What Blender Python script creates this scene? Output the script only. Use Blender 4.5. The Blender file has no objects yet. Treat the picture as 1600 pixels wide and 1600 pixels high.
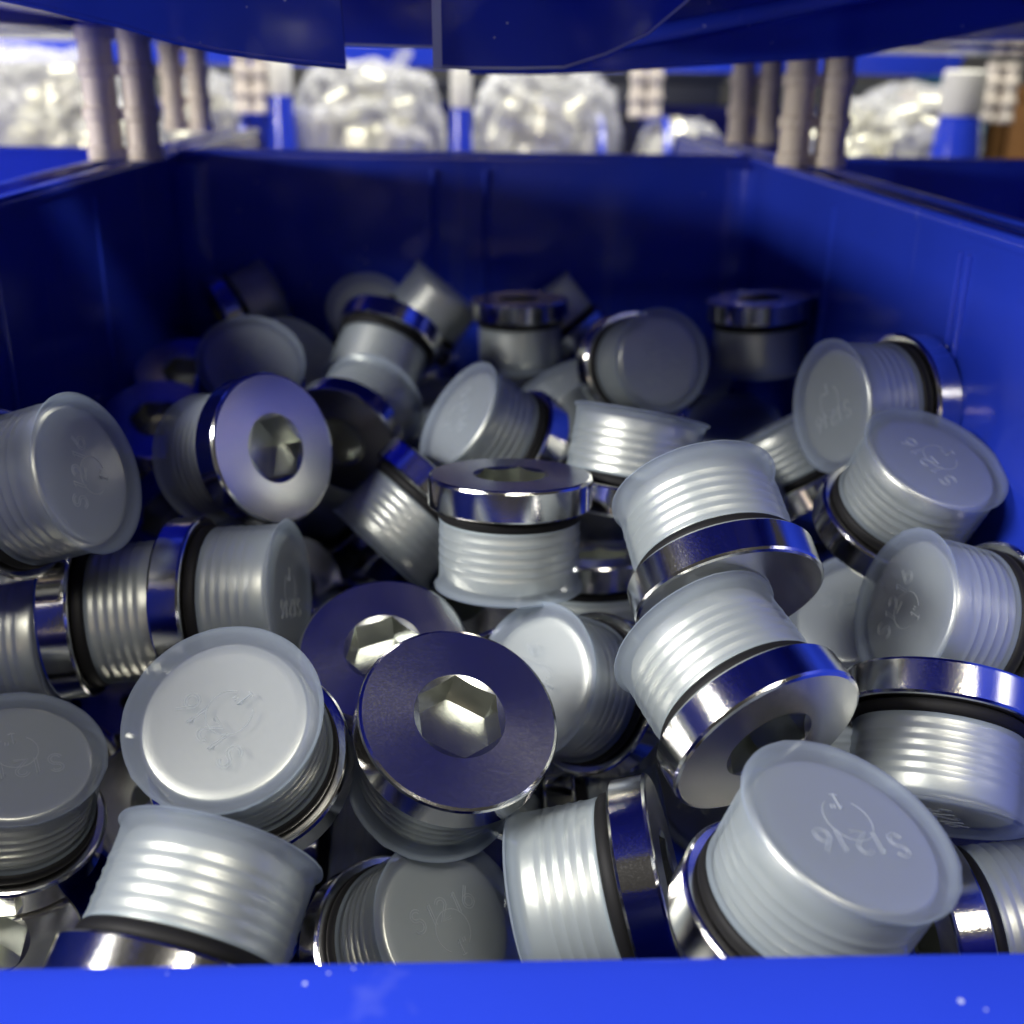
import bpy, bmesh, math, random
from mathutils import Vector, Matrix

R = math.radians
rnd = random.Random(11)
scene = bpy.context.scene
COL = scene.collection

# ------------------------------------------------------------------ camera
cam_data = bpy.data.cameras.new("camera")
cam = bpy.data.objects.new("camera", cam_data)
COL.objects.link(cam)
PITCH, YAW, ROLL = R(21.7), R(2.4), R(0.9)
fw = Vector((math.sin(YAW) * math.cos(PITCH), math.cos(YAW) * math.cos(PITCH), -math.sin(PITCH)))
rt = Vector((math.cos(YAW), -math.sin(YAW), 0))
up = rt.cross(fw)
rt2 = rt * math.cos(ROLL) + up * math.sin(ROLL)
up2 = up * math.cos(ROLL) - rt * math.sin(ROLL)
m3 = Matrix((rt2, up2, -fw)).transposed()
cam.matrix_world = Matrix.Translation((0, 0, 0.205)) @ m3.to_4x4()
cam_data.sensor_width = 36
cam_data.lens = 36 * 1733 / 1600
cam_data.clip_start = 0.005
cam_data.clip_end = 30
cam_data.dof.use_dof = True
cam_data.dof.focus_distance = 0.215
cam_data.dof.aperture_fstop = 14
scene.camera = cam

# ------------------------------------------------------------------ world and lamps
world = bpy.data.worlds.new("World")
scene.world = world
world.use_nodes = True
bg = world.node_tree.nodes["Background"]
bg.inputs[0].default_value = (0.72, 0.68, 0.66, 1)
bg.inputs[1].default_value = 0.06


def area_lamp(name, loc, target, sx, sy, power, color):
    d = bpy.data.lights.new(name, "AREA")
    d.shape = "RECTANGLE"
    d.size, d.size_y = sx, sy
    d.energy = power
    d.color = color
    o = bpy.data.objects.new(name, d)
    o.location = loc
    o.rotation_euler = (Vector(target) - Vector(loc)).to_track_quat("-Z", "Y").to_euler()
    COL.objects.link(o)
    return o


area_lamp("aisle_lamp", (-0.60, -0.08, 0.53), (0.04, 0.19, 0.09), 0.34, 0.14, 11.5, (1.0, 0.98, 0.95))
area_lamp("ceiling_lamp", (0.16, -0.34, 0.78), (0.03, 0.15, 0.08), 0.36, 0.10, 4.6, (1.0, 0.95, 0.86))
area_lamp("low_fill", (-0.10, -1.00, 0.29), (0.0, 0.45, 0.17), 0.5, 0.10, 0.6, (1.0, 0.82, 0.64))  # added low fill that brightens the posts and the back of the pile
area_lamp("left_post_fill", (-0.78, 0.22, 0.236), (0.0, 0.50, 0.192), 0.30, 0.05, 5.5, (1.0, 0.92, 0.80))  # fill added at the left to brighten the beige posts
area_lamp("far_aisle_lamp", (0.0, 0.84, 0.80), (0.0, 1.05, 0.15), 1.4, 0.12, 17, (1.0, 0.97, 0.86))

scene.view_settings.view_transform = "Standard"
scene.view_settings.look = "None"
scene.view_settings.exposure = 0.0
scene.view_settings.gamma = 1.0
scene.cycles.max_bounces = 7
scene.cycles.diffuse_bounces = 3
scene.cycles.glossy_bounces = 4
scene.cycles.transparent_max_bounces = 14
scene.cycles.use_adaptive_sampling = True
scene.cycles.adaptive_threshold = 0.02
scene.cycles.caustics_reflective = False
scene.cycles.use_denoising = True


# ------------------------------------------------------------------ materials
def new_mat(name):
    m = bpy.data.materials.new(name)
    m.use_nodes = True
    nt = m.node_tree
    b = nt.nodes["Principled BSDF"]
    return m, nt, b


def noise(nt, scale, detail=3.0, coord="Object", vec=None, stretch=None):
    tc = nt.nodes.new("ShaderNodeTexCoord")
    src = tc.outputs[coord]
    if stretch:
        mp = nt.nodes.new("ShaderNodeMapping")
        mp.inputs["Scale"].default_value = stretch
        nt.links.new(src, mp.inputs[0])
        src = mp.outputs[0]
    n = nt.nodes.new("ShaderNodeTexNoise")
    n.inputs["Scale"].default_value = scale
    n.inputs["Detail"].default_value = detail
    nt.links.new(src, n.inputs["Vector"])
    return n


def ramp(nt, fac, stops):
    r = nt.nodes.new("ShaderNodeValToRGB")
    el = r.color_ramp.elements
    while len(el) < len(stops):
        el.new(0.5)
    for e, (p, c) in zip(el, stops):
        e.position = p
        e.color = c if len(c) == 4 else (*c, 1)
    nt.links.new(fac, r.inputs[0])
    return r


def g(v):
    return (v, v, v, 1)


def mat_steel(name, base, r0, r1, aniso=0.0, scratch=0.25, turned=False):
    m, nt, b = new_mat(name)
    b.inputs["Metallic"].default_value = 1.0
    b.inputs["Base Color"].default_value = (*base, 1)
    n2 = noise(nt, 2600, 3)
    rr = ramp(nt, n2.outputs["Fac"], [(0.45, g(r0)), (0.80, g(r1))])
    nt.links.new(rr.outputs[0], b.inputs["Roughness"])
    s1 = noise(nt, 420, 2, stretch=(1, 26, 5))
    bp = nt.nodes.new("ShaderNodeBump")
    bp.inputs["Strength"].default_value = scratch
    bp.inputs["Distance"].default_value = 0.00003
    hgt = s1.outputs["Fac"]
    if turned:
        # fine turning marks round the axis
        tc = nt.nodes.new("ShaderNodeTexCoord")
        mp = nt.nodes.new("ShaderNodeMapping")
        mp.inputs["Scale"].default_value = (1, 1, 0)
        nt.links.new(tc.outputs["Object"], mp.inputs[0])
        ln = nt.nodes.new("ShaderNodeVectorMath")
        ln.operation = "LENGTH"
        nt.links.new(mp.outputs[0], ln.inputs[0])
        nn = nt.nodes.new("ShaderNodeTexNoise")
        nn.noise_dimensions = "1D"
        nn.inputs["Scale"].default_value = 2600
        nn.inputs["Detail"].default_value = 3
        nt.links.new(ln.outputs["Value"], nn.inputs["W"])
        ad = nt.nodes.new("ShaderNodeMath")
        ad.operation = "ADD"
        nt.links.new(hgt, ad.inputs[0])
        nt.links.new(nn.outputs["Fac"], ad.inputs[1])
        hgt = ad.outputs[0]
    nt.links.new(hgt, bp.inputs["Height"])
    nt.links.new(bp.outputs[0], b.inputs["Normal"])
    if aniso:
        b.inputs["Anisotropic"].default_value = aniso
        t = nt.nodes.new("ShaderNodeTangent")
        t.direction_type = "RADIAL"
        t.axis = "Z"
        nt.links.new(t.outputs[0], b.inputs["Tangent"])
    return m


M_HEAD = mat_steel("bright_zinc_steel", (0.80, 0.79, 0.77), 0.21, 0.26, 0.5, 0.09, True)
M_RIM = mat_steel("polished_rim_steel", (0.82, 0.81, 0.79), 0.10, 0.15, 0.0, 0.35)
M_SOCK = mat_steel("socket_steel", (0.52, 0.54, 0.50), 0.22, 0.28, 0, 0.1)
M_STUD, nt, b = new_mat("threaded_steel")
b.inputs["Base Color"].default_value = (0.80, 0.77, 0.68, 1)
b.inputs["Metallic"].default_value = 1.0
b.inputs["Roughness"].default_value = 0.40

M_SEAL, nt, b = new_mat("black_rubber")
b.inputs["Base Color"].default_value = (0.008, 0.008, 0.009, 1)
b.inputs["Roughness"].default_value = 0.6
b.inputs["Specular IOR Level"].default_value = 0.2


def mat_cap(name, col, opac):
    m, nt, b = new_mat(name)
    out = nt.nodes["Material Output"]
    b.inputs["Base Color"].default_value = (*col, 1)
    b.inputs["Roughness"].default_value = 0.5
    b.inputs["Specular IOR Level"].default_value = 0.25
    tl = nt.nodes.new("ShaderNodeBsdfTranslucent")
    tl.inputs[0].default_value = (0.70, 0.82, 0.90, 1)
    mx = nt.nodes.new("ShaderNodeMixShader")
    mx.inputs[0].default_value = 0.5
    nt.links.new(b.outputs[0], mx.inputs[1])
    nt.links.new(tl.outputs[0], mx.inputs[2])
    tr = nt.nodes.new("ShaderNodeBsdfTransparent")
    tr.inputs[0].default_value = (0.95, 0.97, 0.97, 1)
    mo = nt.nodes.new("ShaderNodeMixShader")
    oi = nt.nodes.new("ShaderNodeObjectInfo")
    om = nt.nodes.new("ShaderNodeMath")
    om.operation = "MULTIPLY_ADD"
    om.inputs[1].default_value = 0.14
    om.inputs[2].default_value = opac - 0.07
    nt.links.new(oi.outputs["Random"], om.inputs[0])
    nt.links.new(om.outputs[0], mo.inputs[0])
    nt.links.new(tr.outputs[0], mo.inputs[1])
    nt.links.new(mx.outputs[0], mo.inputs[2])
    nt.links.new(mo.outputs[0], out.inputs[0])
    return m


M_CAP = mat_cap("frosted_polyethylene", (0.60, 0.69, 0.78), 0.38)
M_CAPEND = mat_cap("thick_frosted_polyethylene", (0.42, 0.48, 0.60), 0.44)
M_LET = mat_cap("frosted_lettering", (0.80, 0.82, 0.86), 0.42)


def mat_blue(name, base, rough=0.28, specks=0.0):
    m, nt, b = new_mat(name)
    n = noise(nt, 14, 3)
    cr = ramp(nt, n.outputs["Fac"], [(0.3, [c * 0.88 for c in base]), (0.7, base)])
    col = cr.outputs[0]
    if specks:
        tc = nt.nodes.new("ShaderNodeTexCoord")
        v = nt.nodes.new("ShaderNodeTexVoronoi")
        v.inputs["Scale"].default_value = 330
        nt.links.new(tc.outputs["Object"], v.inputs["Vector"])
        vs = nt.nodes.new("ShaderNodeSeparateColor")
        nt.links.new(v.outputs["Color"], vs.inputs[0])
        th = nt.nodes.new("ShaderNodeMath")
        th.operation = "MULTIPLY_ADD"
        th.inputs[1].default_value = 0.7
        th.inputs[2].default_value = -0.57
        nt.links.new(vs.outputs[0], th.inputs[0])
        sp = nt.nodes.new("ShaderNodeMath")
        sp.operation = "LESS_THAN"
        nt.links.new(v.outputs["Distance"], sp.inputs[0])
        nt.links.new(th.outputs[0], sp.inputs[1])
        mix = nt.nodes.new("ShaderNodeMixRGB")
        mix.inputs[2].default_value = (0.6, 0.65, 0.75, 1)
        ml = nt.nodes.new("ShaderNodeMath")
        ml.operation = "MULTIPLY"
        ml.inputs[1].default_value = specks
        nt.links.new(sp.outputs[0], ml.inputs[0])
        nt.links.new(ml.outputs[0], mix.inputs[0])
        nt.links.new(col, mix.inputs[1])
        col = mix.outputs[0]
    # long pale rub marks
    rb = noise(nt, 60, 3, stretch=(1, 1, 0.06))
    rm = ramp(nt, rb.outputs["Fac"], [(0.66, g(0)), (0.74, g(0.10))])
    mr = nt.nodes.new("ShaderNodeMixRGB")
    mr.inputs[2].default_value = (0.45, 0.50, 0.70, 1)
    nt.links.new(rm.outputs[0], mr.inputs[0])
    nt.links.new(col, mr.inputs[1])
    col = mr.outputs[0]
    nt.links.new(col, b.inputs["Base Color"])
    n2 = noise(nt, 45, 4)
    rr = ramp(nt, n2.outputs["Fac"], [(0.35, g(rough - 0.05)), (0.7, g(rough + 0.08))])
    nt.links.new(rr.outputs[0], b.inputs["Roughness"])
    n3 = noise(nt, 30, 3)
    bp = nt.nodes.new("ShaderNodeBump")
    bp.inputs["Strength"].default_value = 0.12
    bp.inputs["Distance"].default_value = 0.002
    nt.links.new(n3.outputs["Fac"], bp.inputs["Height"])
    nt.links.new(bp.outputs[0], b.inputs["Normal"])
    return m


BLUE = (0.020, 0.050, 0.57)
M_BIN = mat_blue("blue_polypropylene", BLUE, 0.16, 0.8)

M_POST, nt, b = new_mat("beige_abs")
n = noise(nt, 60, 3)
cr = ramp(nt, n.outputs["Fac"], [(0.3, (0.74, 0.67, 0.59)), (0.7, (0.82, 0.75, 0.67))])
nt.links.new(cr.outputs[0], b.inputs["Base Color"])
b.inputs["Roughness"].default_value = 0.5


def mat_plain(name, col, rough=0.5, metal=0.0):
    m, nt, b = new_mat(name)
    n = noise(nt, 40, 3)
    cr = ramp(nt, n.outputs["Fac"], [(0.3, [c * 0.82 for c in col]), (0.7, col)])
    nt.links.new(cr.outputs[0], b.inputs["Base Color"])
    b.inputs["Roughness"].default_value = rough
    b.inputs["Metallic"].default_value = metal
    return m


M_FILM, nt, b = new_mat("crumpled_clear_film")
b.inputs["Base Color"].default_value = (0.86, 0.87, 0.88, 1)
b.inputs["Roughness"].default_value = 0.18
tr = nt.nodes.new("ShaderNodeBsdfTransparent")
mo = nt.nodes.new("ShaderNodeMixShader")
mo.inputs[0].default_value = 0.30
nt.links.new(tr.outputs[0], mo.inputs[1])
nt.links.new(b.outputs[0], mo.inputs[2])
nt.links.new(mo.outputs[0], nt.nodes["Material Output"].inputs[0])
M_PART = mat_plain("pale_yellow_zinc_parts", (0.80, 0.78, 0.62), 0.3, 0.6)
M_WHITE = mat_plain("white_abs", (0.78, 0.77, 0.72), 0.45)
M_BOARD = mat_plain("grey_shelf_board", (0.22, 0.22, 0.23), 0.6)
M_EDGE = mat_plain("pale_plastic_edge_glint", (0.45, 0.50, 0.78), 0.15)  # label plastic of the strip, and painted highlight on the rolled edges
M_DARK = mat_plain("dark_navy_box", (0.015, 0.02, 0.06), 0.5)
M_ORANGE = mat_plain("brown_carton", (0.42, 0.20, 0.07), 0.6)
M_CYAN = mat_plain("cyan_crate", (0.02, 0.30, 0.62), 0.4)
M_GREY = mat_plain("dark_grey_crate", (0.10, 0.11, 0.13), 0.5)


# ------------------------------------------------------------------ mesh helpers
def mesh_obj(name, me, mat=None, parent=None, link=True):
    if mat is not None and not me.materials:
        me.materials.append(mat)
    o = bpy.data.objects.new(name, me)
    if parent is not None:
        o.parent = parent
    if link:
        COL.objects.link(o)
    return o


def from_bm(bm, name, mat, sharp=35):
    bmesh.ops.recalc_face_normals(bm, faces=bm.faces)
    me = bpy.data.meshes.new(name)
    bm.to_mesh(me)
    bm.free()
    for p in me.polygons:
        p.use_smooth = True
    me.set_sharp_from_angle(angle=R(sharp))
    if mat:
        me.materials.append(mat)
    return me


def lathe(bm, prof, seg=56, closed=False, jitter=None):
    """prof: list of (rho, z); a rho of 0 makes a pole"""
    rings = []
    for k, (rho, z) in enumerate(prof):
        if rho < 1e-7:
            rings.append([bm.verts.new((0, 0, z))])
        else:
            ring = []
            for i in range(seg):
                a = 2 * math.pi * i / seg
                rr, zz = rho, z
                if jitter:
                    dr, dz = jitter(k, i)
                    rr += dr
                    zz += dz
                ring.append(bm.verts.new((rr * math.cos(a), rr * math.sin(a), zz)))
            rings.append(ring)
    pairs = list(zip(rings, rings[1:]))
    if closed:
        pairs.append((rings[-1], rings[0]))
    for A, B in pairs:
        if len(A) == 1 and len(B) == 1:
            continue
        for i in range(seg):
            j = (i + 1) % seg
            if len(A) == 1:
                bm.faces.new((A[0], B[i], B[j]))
            elif len(B) == 1:
                bm.faces.new((A[i], A[j], B[0]))
            else:
                bm.faces.new((A[i], A[j], B[j], B[i]))
    return rings


def box(bm, x0, x1, y0, y1, z0, z1, bev=0.0):
    vs = [bm.verts.new((x, y, z)) for z in (z0, z1) for y in (y0, y1) for x in (x0, x1)]
    fs = [(0, 1, 3, 2), (4, 5, 7, 6), (0, 1, 5, 4), (2, 3, 7, 6), (0, 2, 6, 4), (1, 3, 7, 5)]
    fc = [bm.faces.new([vs[i] for i in f]) for f in fs]
    if bev:
        ed = list({e for f in fc for e in f.edges})
        bmesh.ops.bevel(bm, geom=ed, offset=bev, segments=2, affect="EDGES", profile=0.5)


def prism(bm, poly, axis, a0, a1, bev=0.0):
    """poly in the two other axes, extruded along axis between a0 and a1"""
    def pt(p, a):
        if axis == "x":
            return (a, p[0], p[1])
        if axis == "y":
            return (p[0], a, p[1])
        return (p[0], p[1], a)
    A = [bm.verts.new(pt(p, a0)) for p in poly]
    B = [bm.verts.new(pt(p, a1)) for p in poly]
    fc = [bm.faces.new(A), bm.faces.new(B)]
    n = len(poly)
    for i in range(n):
        fc.append(bm.faces.new((A[i], A[(i + 1) % n], B[(i + 1) % n], B[i])))
    if bev:
        ed = list({e for f in fc for e in f.edges})
        bmesh.ops.bevel(bm, geom=ed, offset=bev, segments=2, affect="EDGES", profile=0.5)


def tube(bm, pts, r, seg=6, closed=False):
    pts = [Vector(p) for p in pts]
    rings = []
    n = len(pts)
    for k, p in enumerate(pts):
        if closed:
            t = pts[(k + 1) % n] - pts[k - 1]
        else:
            t = pts[min(k + 1, n - 1)] - pts[max(k - 1, 0)]
        t.normalize()
        h = Vector((0, 0, 1)) if abs(t.z) < 0.9 else Vector((1, 0, 0))
        u = t.cross(h).normalized()
        v = t.cross(u)
        rings.append([bm.verts.new(p + (u * math.cos(2 * math.pi * i / seg) + v * math.sin(2 * math.pi * i / seg)) * r)
                      for i in range(seg)])
    prs = list(zip(rings, rings[1:]))
    if closed:
        prs.append((rings[-1], rings[0]))
    for A, B in prs:
        for i in range(seg):
            j = (i + 1) % seg
            bm.faces.new((A[i], A[j], B[j], B[i]))
    if not closed:
        bm.faces.new(rings[0])
        bm.faces.new(rings[-1])


def empty(name, loc=(0, 0, 0), label=None, cat=None, group=None):
    o = bpy.data.objects.new(name, None)
    o.empty_display_size = 0.01
    o.location = loc
    COL.objects.link(o)
    if label:
        o["label"] = label
        o["category"] = cat
    if group:
        o["group"] = group
    return o


def copy_tree(o, parent=None):
    c = o.copy()
    COL.objects.link(c)
    c.parent = parent
    for ch in list(o.children):
        copy_tree(ch, c)
    return c


# ------------------------------------------------------------------ shelf the bins stand on
bm = bmesh.new()
box(bm, -0.75, 0.75, -0.02, 1.02, -0.022, -0.002, 0.001)
shelf = mesh_obj("shelf_board", from_bm(bm, "shelf_board", M_BOARD))
shelf["kind"] = "structure"

# ------------------------------------------------------------------ storage bins
XI, YF, YB, ZR = 0.131, 0.117, 0.531, 0.168     # inner half width, front lip, back wall, rim height
TH = 0.0024


def bin_meshes():
    out = {}
    W = XI + TH
    # floor
    bm = bmesh.new()
    box(bm, -W, W, YF - 0.030, YB + TH, -0.001, 0.0022)
    out["floor"] = from_bm(bm, "bin_floor", M_BIN)
    # side wall profile in y,z : full height at the back, dropping to the lip at the front
    side = [(YF - 0.004, 0.0026), (YB - 0.0006, 0.0026), (YB - 0.0006, ZR - 0.0016), (0.150, ZR - 0.0016), (0.132, 0.158), (YF - 0.004, 0.092)]
    bm = bmesh.new()
    prism(bm, side, "x", XI, XI + TH)
    out["side_wall_r"] = from_bm(bm, "bin_side_wall_r", M_BIN)
    bm = bmesh.new()
    prism(bm, side, "x", -XI - TH, -XI)
    out["side_wall_l"] = from_bm(bm, "bin_side_wall_l", M_BIN)
    # back wall
    bm = bmesh.new()
    box(bm, -W, W, YB, YB + TH, 0.0026, ZR - 0.0016)
    for x in (-0.018, 0.0):
        pass
    out["back_wall"] = from_bm(bm, "bin_back_wall", M_BIN)
    # front wall: leans outward, ends in a broad rolled lip
    bm = bmesh.new()
    prof = [(YF - 0.004, 0.0026), (YF - 0.0016, 0.088), (YF, 0.0915), (YF - 0.001, 0.0938), (YF - 0.004, 0.0945),
            (YF - 0.026, 0.0925), (YF - 0.034, 0.0895), (YF - 0.036, 0.082), (YF - 0.0335, 0.082), (YF - 0.032, 0.0875),
            (YF - 0.025, 0.090), (YF - 0.006, 0.0915), (YF - 0.0066, 0.0026)]
    prism(bm, prof, "x", -XI + 0.0003, XI - 0.0003)
    out["front_lip"] = from_bm(bm, "bin_front_lip", M_BIN, 50)
    # rim : flange running along sides and back, with a turned down edge
    def rimprof(s):
        return [(0, 0), (0.0004, 0.0016), (0.0014, 0.0020), (0.0062, 0.0020), (0.0076, 0.0014), (0.0080, 0.0), (0.0080, -0.007),
                (0.0068, -0.007), (0.0066, -0.0006), (0.0026, -0.0014), (0.0, -0.0014)]
    for nm, sg in (("rim_r", 1), ("rim_l", -1)):
        bm = bmesh.new()
        path = [(YB + 0.003, ZR), (0.150, ZR), (0.132, 0.1595), (YF - 0.004, 0.0935)]
        rings = []
        for (y, z) in path:
            rings.append([bm.verts.new((sg * (XI - 0.0012 + a * 0.62), y, z + c)) for a, c in rimprof(0)])
        for A, B in zip(rings, rings[1:]):
            n = len(A)
            for i in range(n):
                bm.faces.new((A[i], A[(i + 1) % n], B[(i + 1) % n], B[i]))
        bm.faces.new(rings[0])
        bm.faces.new(rings[-1])
        out[nm] = from_bm(bm, "bin_" + nm, M_BIN, 50)
    bm = bmesh.new()
    poly = [(YB - 0.0012 + a * 0.62, ZR + c - 0.0002) for a, c in rimprof(0)]
    prism(bm, poly, "x", -XI + 0.0014, XI - 0.0014)
    out["rim_back"] = from_bm(bm, "bin_rim_back", M_BIN, 50)
    # stiffening ribs inside
    def rib(x, y, w, along):
        bm = bmesh.new()
        h = 0.0011
        seg = 6
        poly = [(-w / 2 + w * i / seg, h * math.sin(math.pi * i / seg)) for i in range(seg + 1)]
        z0, z1 = 0.004, ZR - 0.006
        A, B = [], []
        for (p, q) in poly:
            if along == "x+":
                c = (x - q, y + p)
            elif along == "x-":
                c = (x + q, y + p)
            else:
                c = (x + p, y - q)
            A.append(bm.verts.new((c[0], c[1], z0)))
            B.append(bm.verts.new((c[0], c[1], z1)))
        for i in range(seg):
            bm.faces.new((A[i], A[i + 1], B[i + 1], B[i]))
        bm.faces.new(A)
        bm.faces.new(B)
        return from_bm(bm, "bin_rib", M_BIN, 60)
    ribs = []
    for y in (0.289, 0.2945, 0.405):
        ribs.append(rib(XI - 0.0001, y, 0.0022 if y < 0.4 else 0.006, "x+"))
    for y in (0.315, 0.405):
        ribs.append(rib(-XI + 0.0001, y, 0.003, "x-"))
    for x in (-0.016, 0.008):
        ribs.append(rib(x, YB - 0.0001, 0.0035, "y"))
    # corner pillars
    for sg in (1, -1):
        bm = bmesh.new()
        rr = 0.012
        arc = [(sg * (XI - rr + rr * math.sin(t) - 0.0001), YB - rr + rr * math.cos(t) - 0.0001) for t in [i * math.pi / 16 for i in range(9)]]
        poly = arc + [(sg * (XI - 0.0001), YB - 0.0001)]
        prism(bm, poly, "z", 0.004, ZR - 0.004)
        ribs.append(from_bm(bm, "bin_corner", M_BIN, 50))
    return out, ribs


BM, RIBS = bin_meshes()


def make_bin(loc, label, group=None, rot=0.0):
    t = empty("storage_bin", loc, label, "storage bin", group)
    t.rotation_euler = (0, 0, rot)
    for k, nm in (("floor", "bin_base"), ("side_wall_r", "side_wall"), ("side_wall_l", "side_wall"), ("back_wall", "back_wall"),
                  ("front_lip", "front_lip"), ("rim_r", "rim"), ("rim_l", "rim"), ("rim_back", "rim")):
        mesh_obj(nm, BM[k], None, t)
    for i, r in enumerate(RIBS):
        mesh_obj("rib" if i < len(RIBS) - 2 else "corner_pillar", r, None, t)
    return t


make_bin((0, 0, 0), "blue plastic bin full of capped steel plugs, broad lip along the front")
make_bin((-0.2785, 0, 0), "blue bin to the left, its rim running beside the full bin", "bins beside and behind the full bin")
make_bin((0.2785, 0, 0), "blue bin to the right, its dark inside showing past the full bin's rim", "bins beside and behind the full bin")

# ------------------------------------------------------------------ plugs
# local frame: +z points to the cap end; millimetres scaled to metres
mm = 0.001


def head_mesh():
    bm = bmesh.new()
    prof = [(9.15, -14.0), (12, -14.0), (15.5, -14.0), (19.2, -14.0), (19.75, -13.75), (20.0, -13.2), (20.0, -10), (20.0, -6.9), (19.6, -6.4), (19.2, -6.2),
            (15.6, -6.2)]
    lathe(bm, [(a * mm, c * mm) for a, c in prof], 72)
    me = from_bm(bm, "plug_head", M_HEAD, 17)
    me.materials.append(M_RIM)
    for pl in me.polygons:
        if pl.center.z > -13.9 * mm:
            pl.material_index = 1
    return me


def socket_mesh():
    bm = bmesh.new()
    seg = 72
    ap = 7.9
    top, hexe, low = [], [], []
    for i in range(seg):
        a = 2 * math.pi * i / seg
        k = (a % (math.pi / 3)) - math.pi / 6
        rho = min(ap / math.cos(k), 9.08)
        top.append(bm.verts.new((9.15 * mm * math.cos(a), 9.15 * mm * math.sin(a), -14.0 * mm)))
        zz = (-14.0 + (9.15 - rho) * 0.40) * mm
        hexe.append(bm.verts.new((rho * mm * math.cos(a), rho * mm * math.sin(a), zz)))
        low.append(bm.verts.new((rho * 0.985 * mm * math.cos(a), rho * 0.985 * mm * math.sin(a), -4.5 * mm)))
    inner = [bm.verts.new((6.6 * mm * math.cos(2 * math.pi * i / seg), 6.6 * mm * math.sin(2 * math.pi * i / seg), -4.3 * mm)) for i in range(seg)]
    tip = bm.verts.new((0, 0, -3.9 * mm))
    for i in range(seg):
        j = (i + 1) % seg
        bm.faces.new((top[i], top[j], hexe[j], hexe[i]))
        bm.faces.new((hexe[i], hexe[j], low[j], low[i]))
        bm.faces.new((low[i], low[j], inner[j], inner[i]))
        bm.faces.new((inner[i], inner[j], tip))
    me = from_bm(bm, "hex_socket", M_SOCK, 24)
    return me


def stud_mesh():
    bm = bmesh.new()
    prof = [(15.9, -6.4), (15.6, -4.6), (14.9, -4.2)]
    z = -3.6
    while z < 8.6:
        prof += [(15.9, z), (16.15, z + 0.85), (16.18, z + 1.1), (15.92, z + 1.95)]
        z += 2.3
    prof += [(15.8, 11.4), (15.3, 12.3), (14.8, 12.5), (13.0, 12.5), (0, 12.4)]
    lathe(bm, [(a * mm, c * mm) for a, c in prof], 48)
    return from_bm(bm, "threaded_stud", M_STUD, 50)


def seal_mesh():
    bm = bmesh.new()
    lathe(bm, [(a * mm, c * mm) for a, c in [(15.7, -6.15), (17.3, -6.15), (17.8, -5.7), (17.85, -5.0), (17.7, -4.0), (17.1, -3.4), (15.7, -3.4)]], 56, closed=True)
    return from_bm(bm, "seal_ring", M_SEAL, 60)


def cap_mesh(seed):
    r2 = random.Random(seed)
    bm = bmesh.new()
    seg = 80
    out = [(16.6, -2.6), (16.65, -3.25), (17.15, -3.3), (17.32, -3.0), (17.22, -2.4), (17.15, -1.8)]
    for zc in (0.2, 2.5, 4.8, 7.1):
        out += [(17.17, zc - 0.45), (17.33, zc - 0.12), (17.34, zc + 0.12), (17.18, zc + 0.45)]
    out += [(17.2, 8.4), (17.28, 11.0), (17.4, 12.6), (17.62, 13.3), (18.1, 13.6), (18.35, 13.8), (18.3, 14.1), (17.9, 14.3), (17.3, 14.35),
            (16.6, 14.1), (15.9, 13.93), (14.5, 13.9), (12, 13.9), (7, 13.9), (0, 13.9)]
    inn = [(0, 12.9), (7, 12.9), (13, 12.95), (16.1, 12.6), (16.55, 11.6), (16.5, 8.4), (16.5, 2), (16.55, -2.5), (16.7, -4.3)]
    prof = out
    lipk = [k for k, (a, c) in enumerate(out) if a > 18.2]
    # moulding flash on the lip : uneven edge, short burrs
    base = [r2.uniform(-0.03, 0.04) for _ in range(seg)]
    for _ in range(7):
        base[r2.randrange(seg)] += r2.uniform(0.05, 0.22)
    ph = r2.uniform(0, 6)
    wob = [0.10 * math.sin(2 * 2 * math.pi * i / seg + ph) for i in range(seg)]

    def jit(k, i):
        if k in lipk:
            return ((base[i] + wob[i] * 0.5) * mm, wob[i] * 0.5 * mm)
        return (0, 0)
    lathe(bm, [(a * mm, c * mm) for a, c in prof], seg, jitter=jit)
    me = from_bm(bm, "cap", M_CAP, 50)
    me.materials.append(M_CAPEND)
    for pl in me.polygons:
        if pl.center.z > 13.5 * mm:
            pl.material_index = 1
    return me


def arc(cx, cy, r, a0, a1, n=10, ry=None):
    ry = ry or r
    return [(cx + r * math.cos(R(a0 + (a1 - a0) * i / n)), cy + ry * math.sin(R(a0 + (a1 - a0) * i / n))) for i in range(n + 1)]


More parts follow.
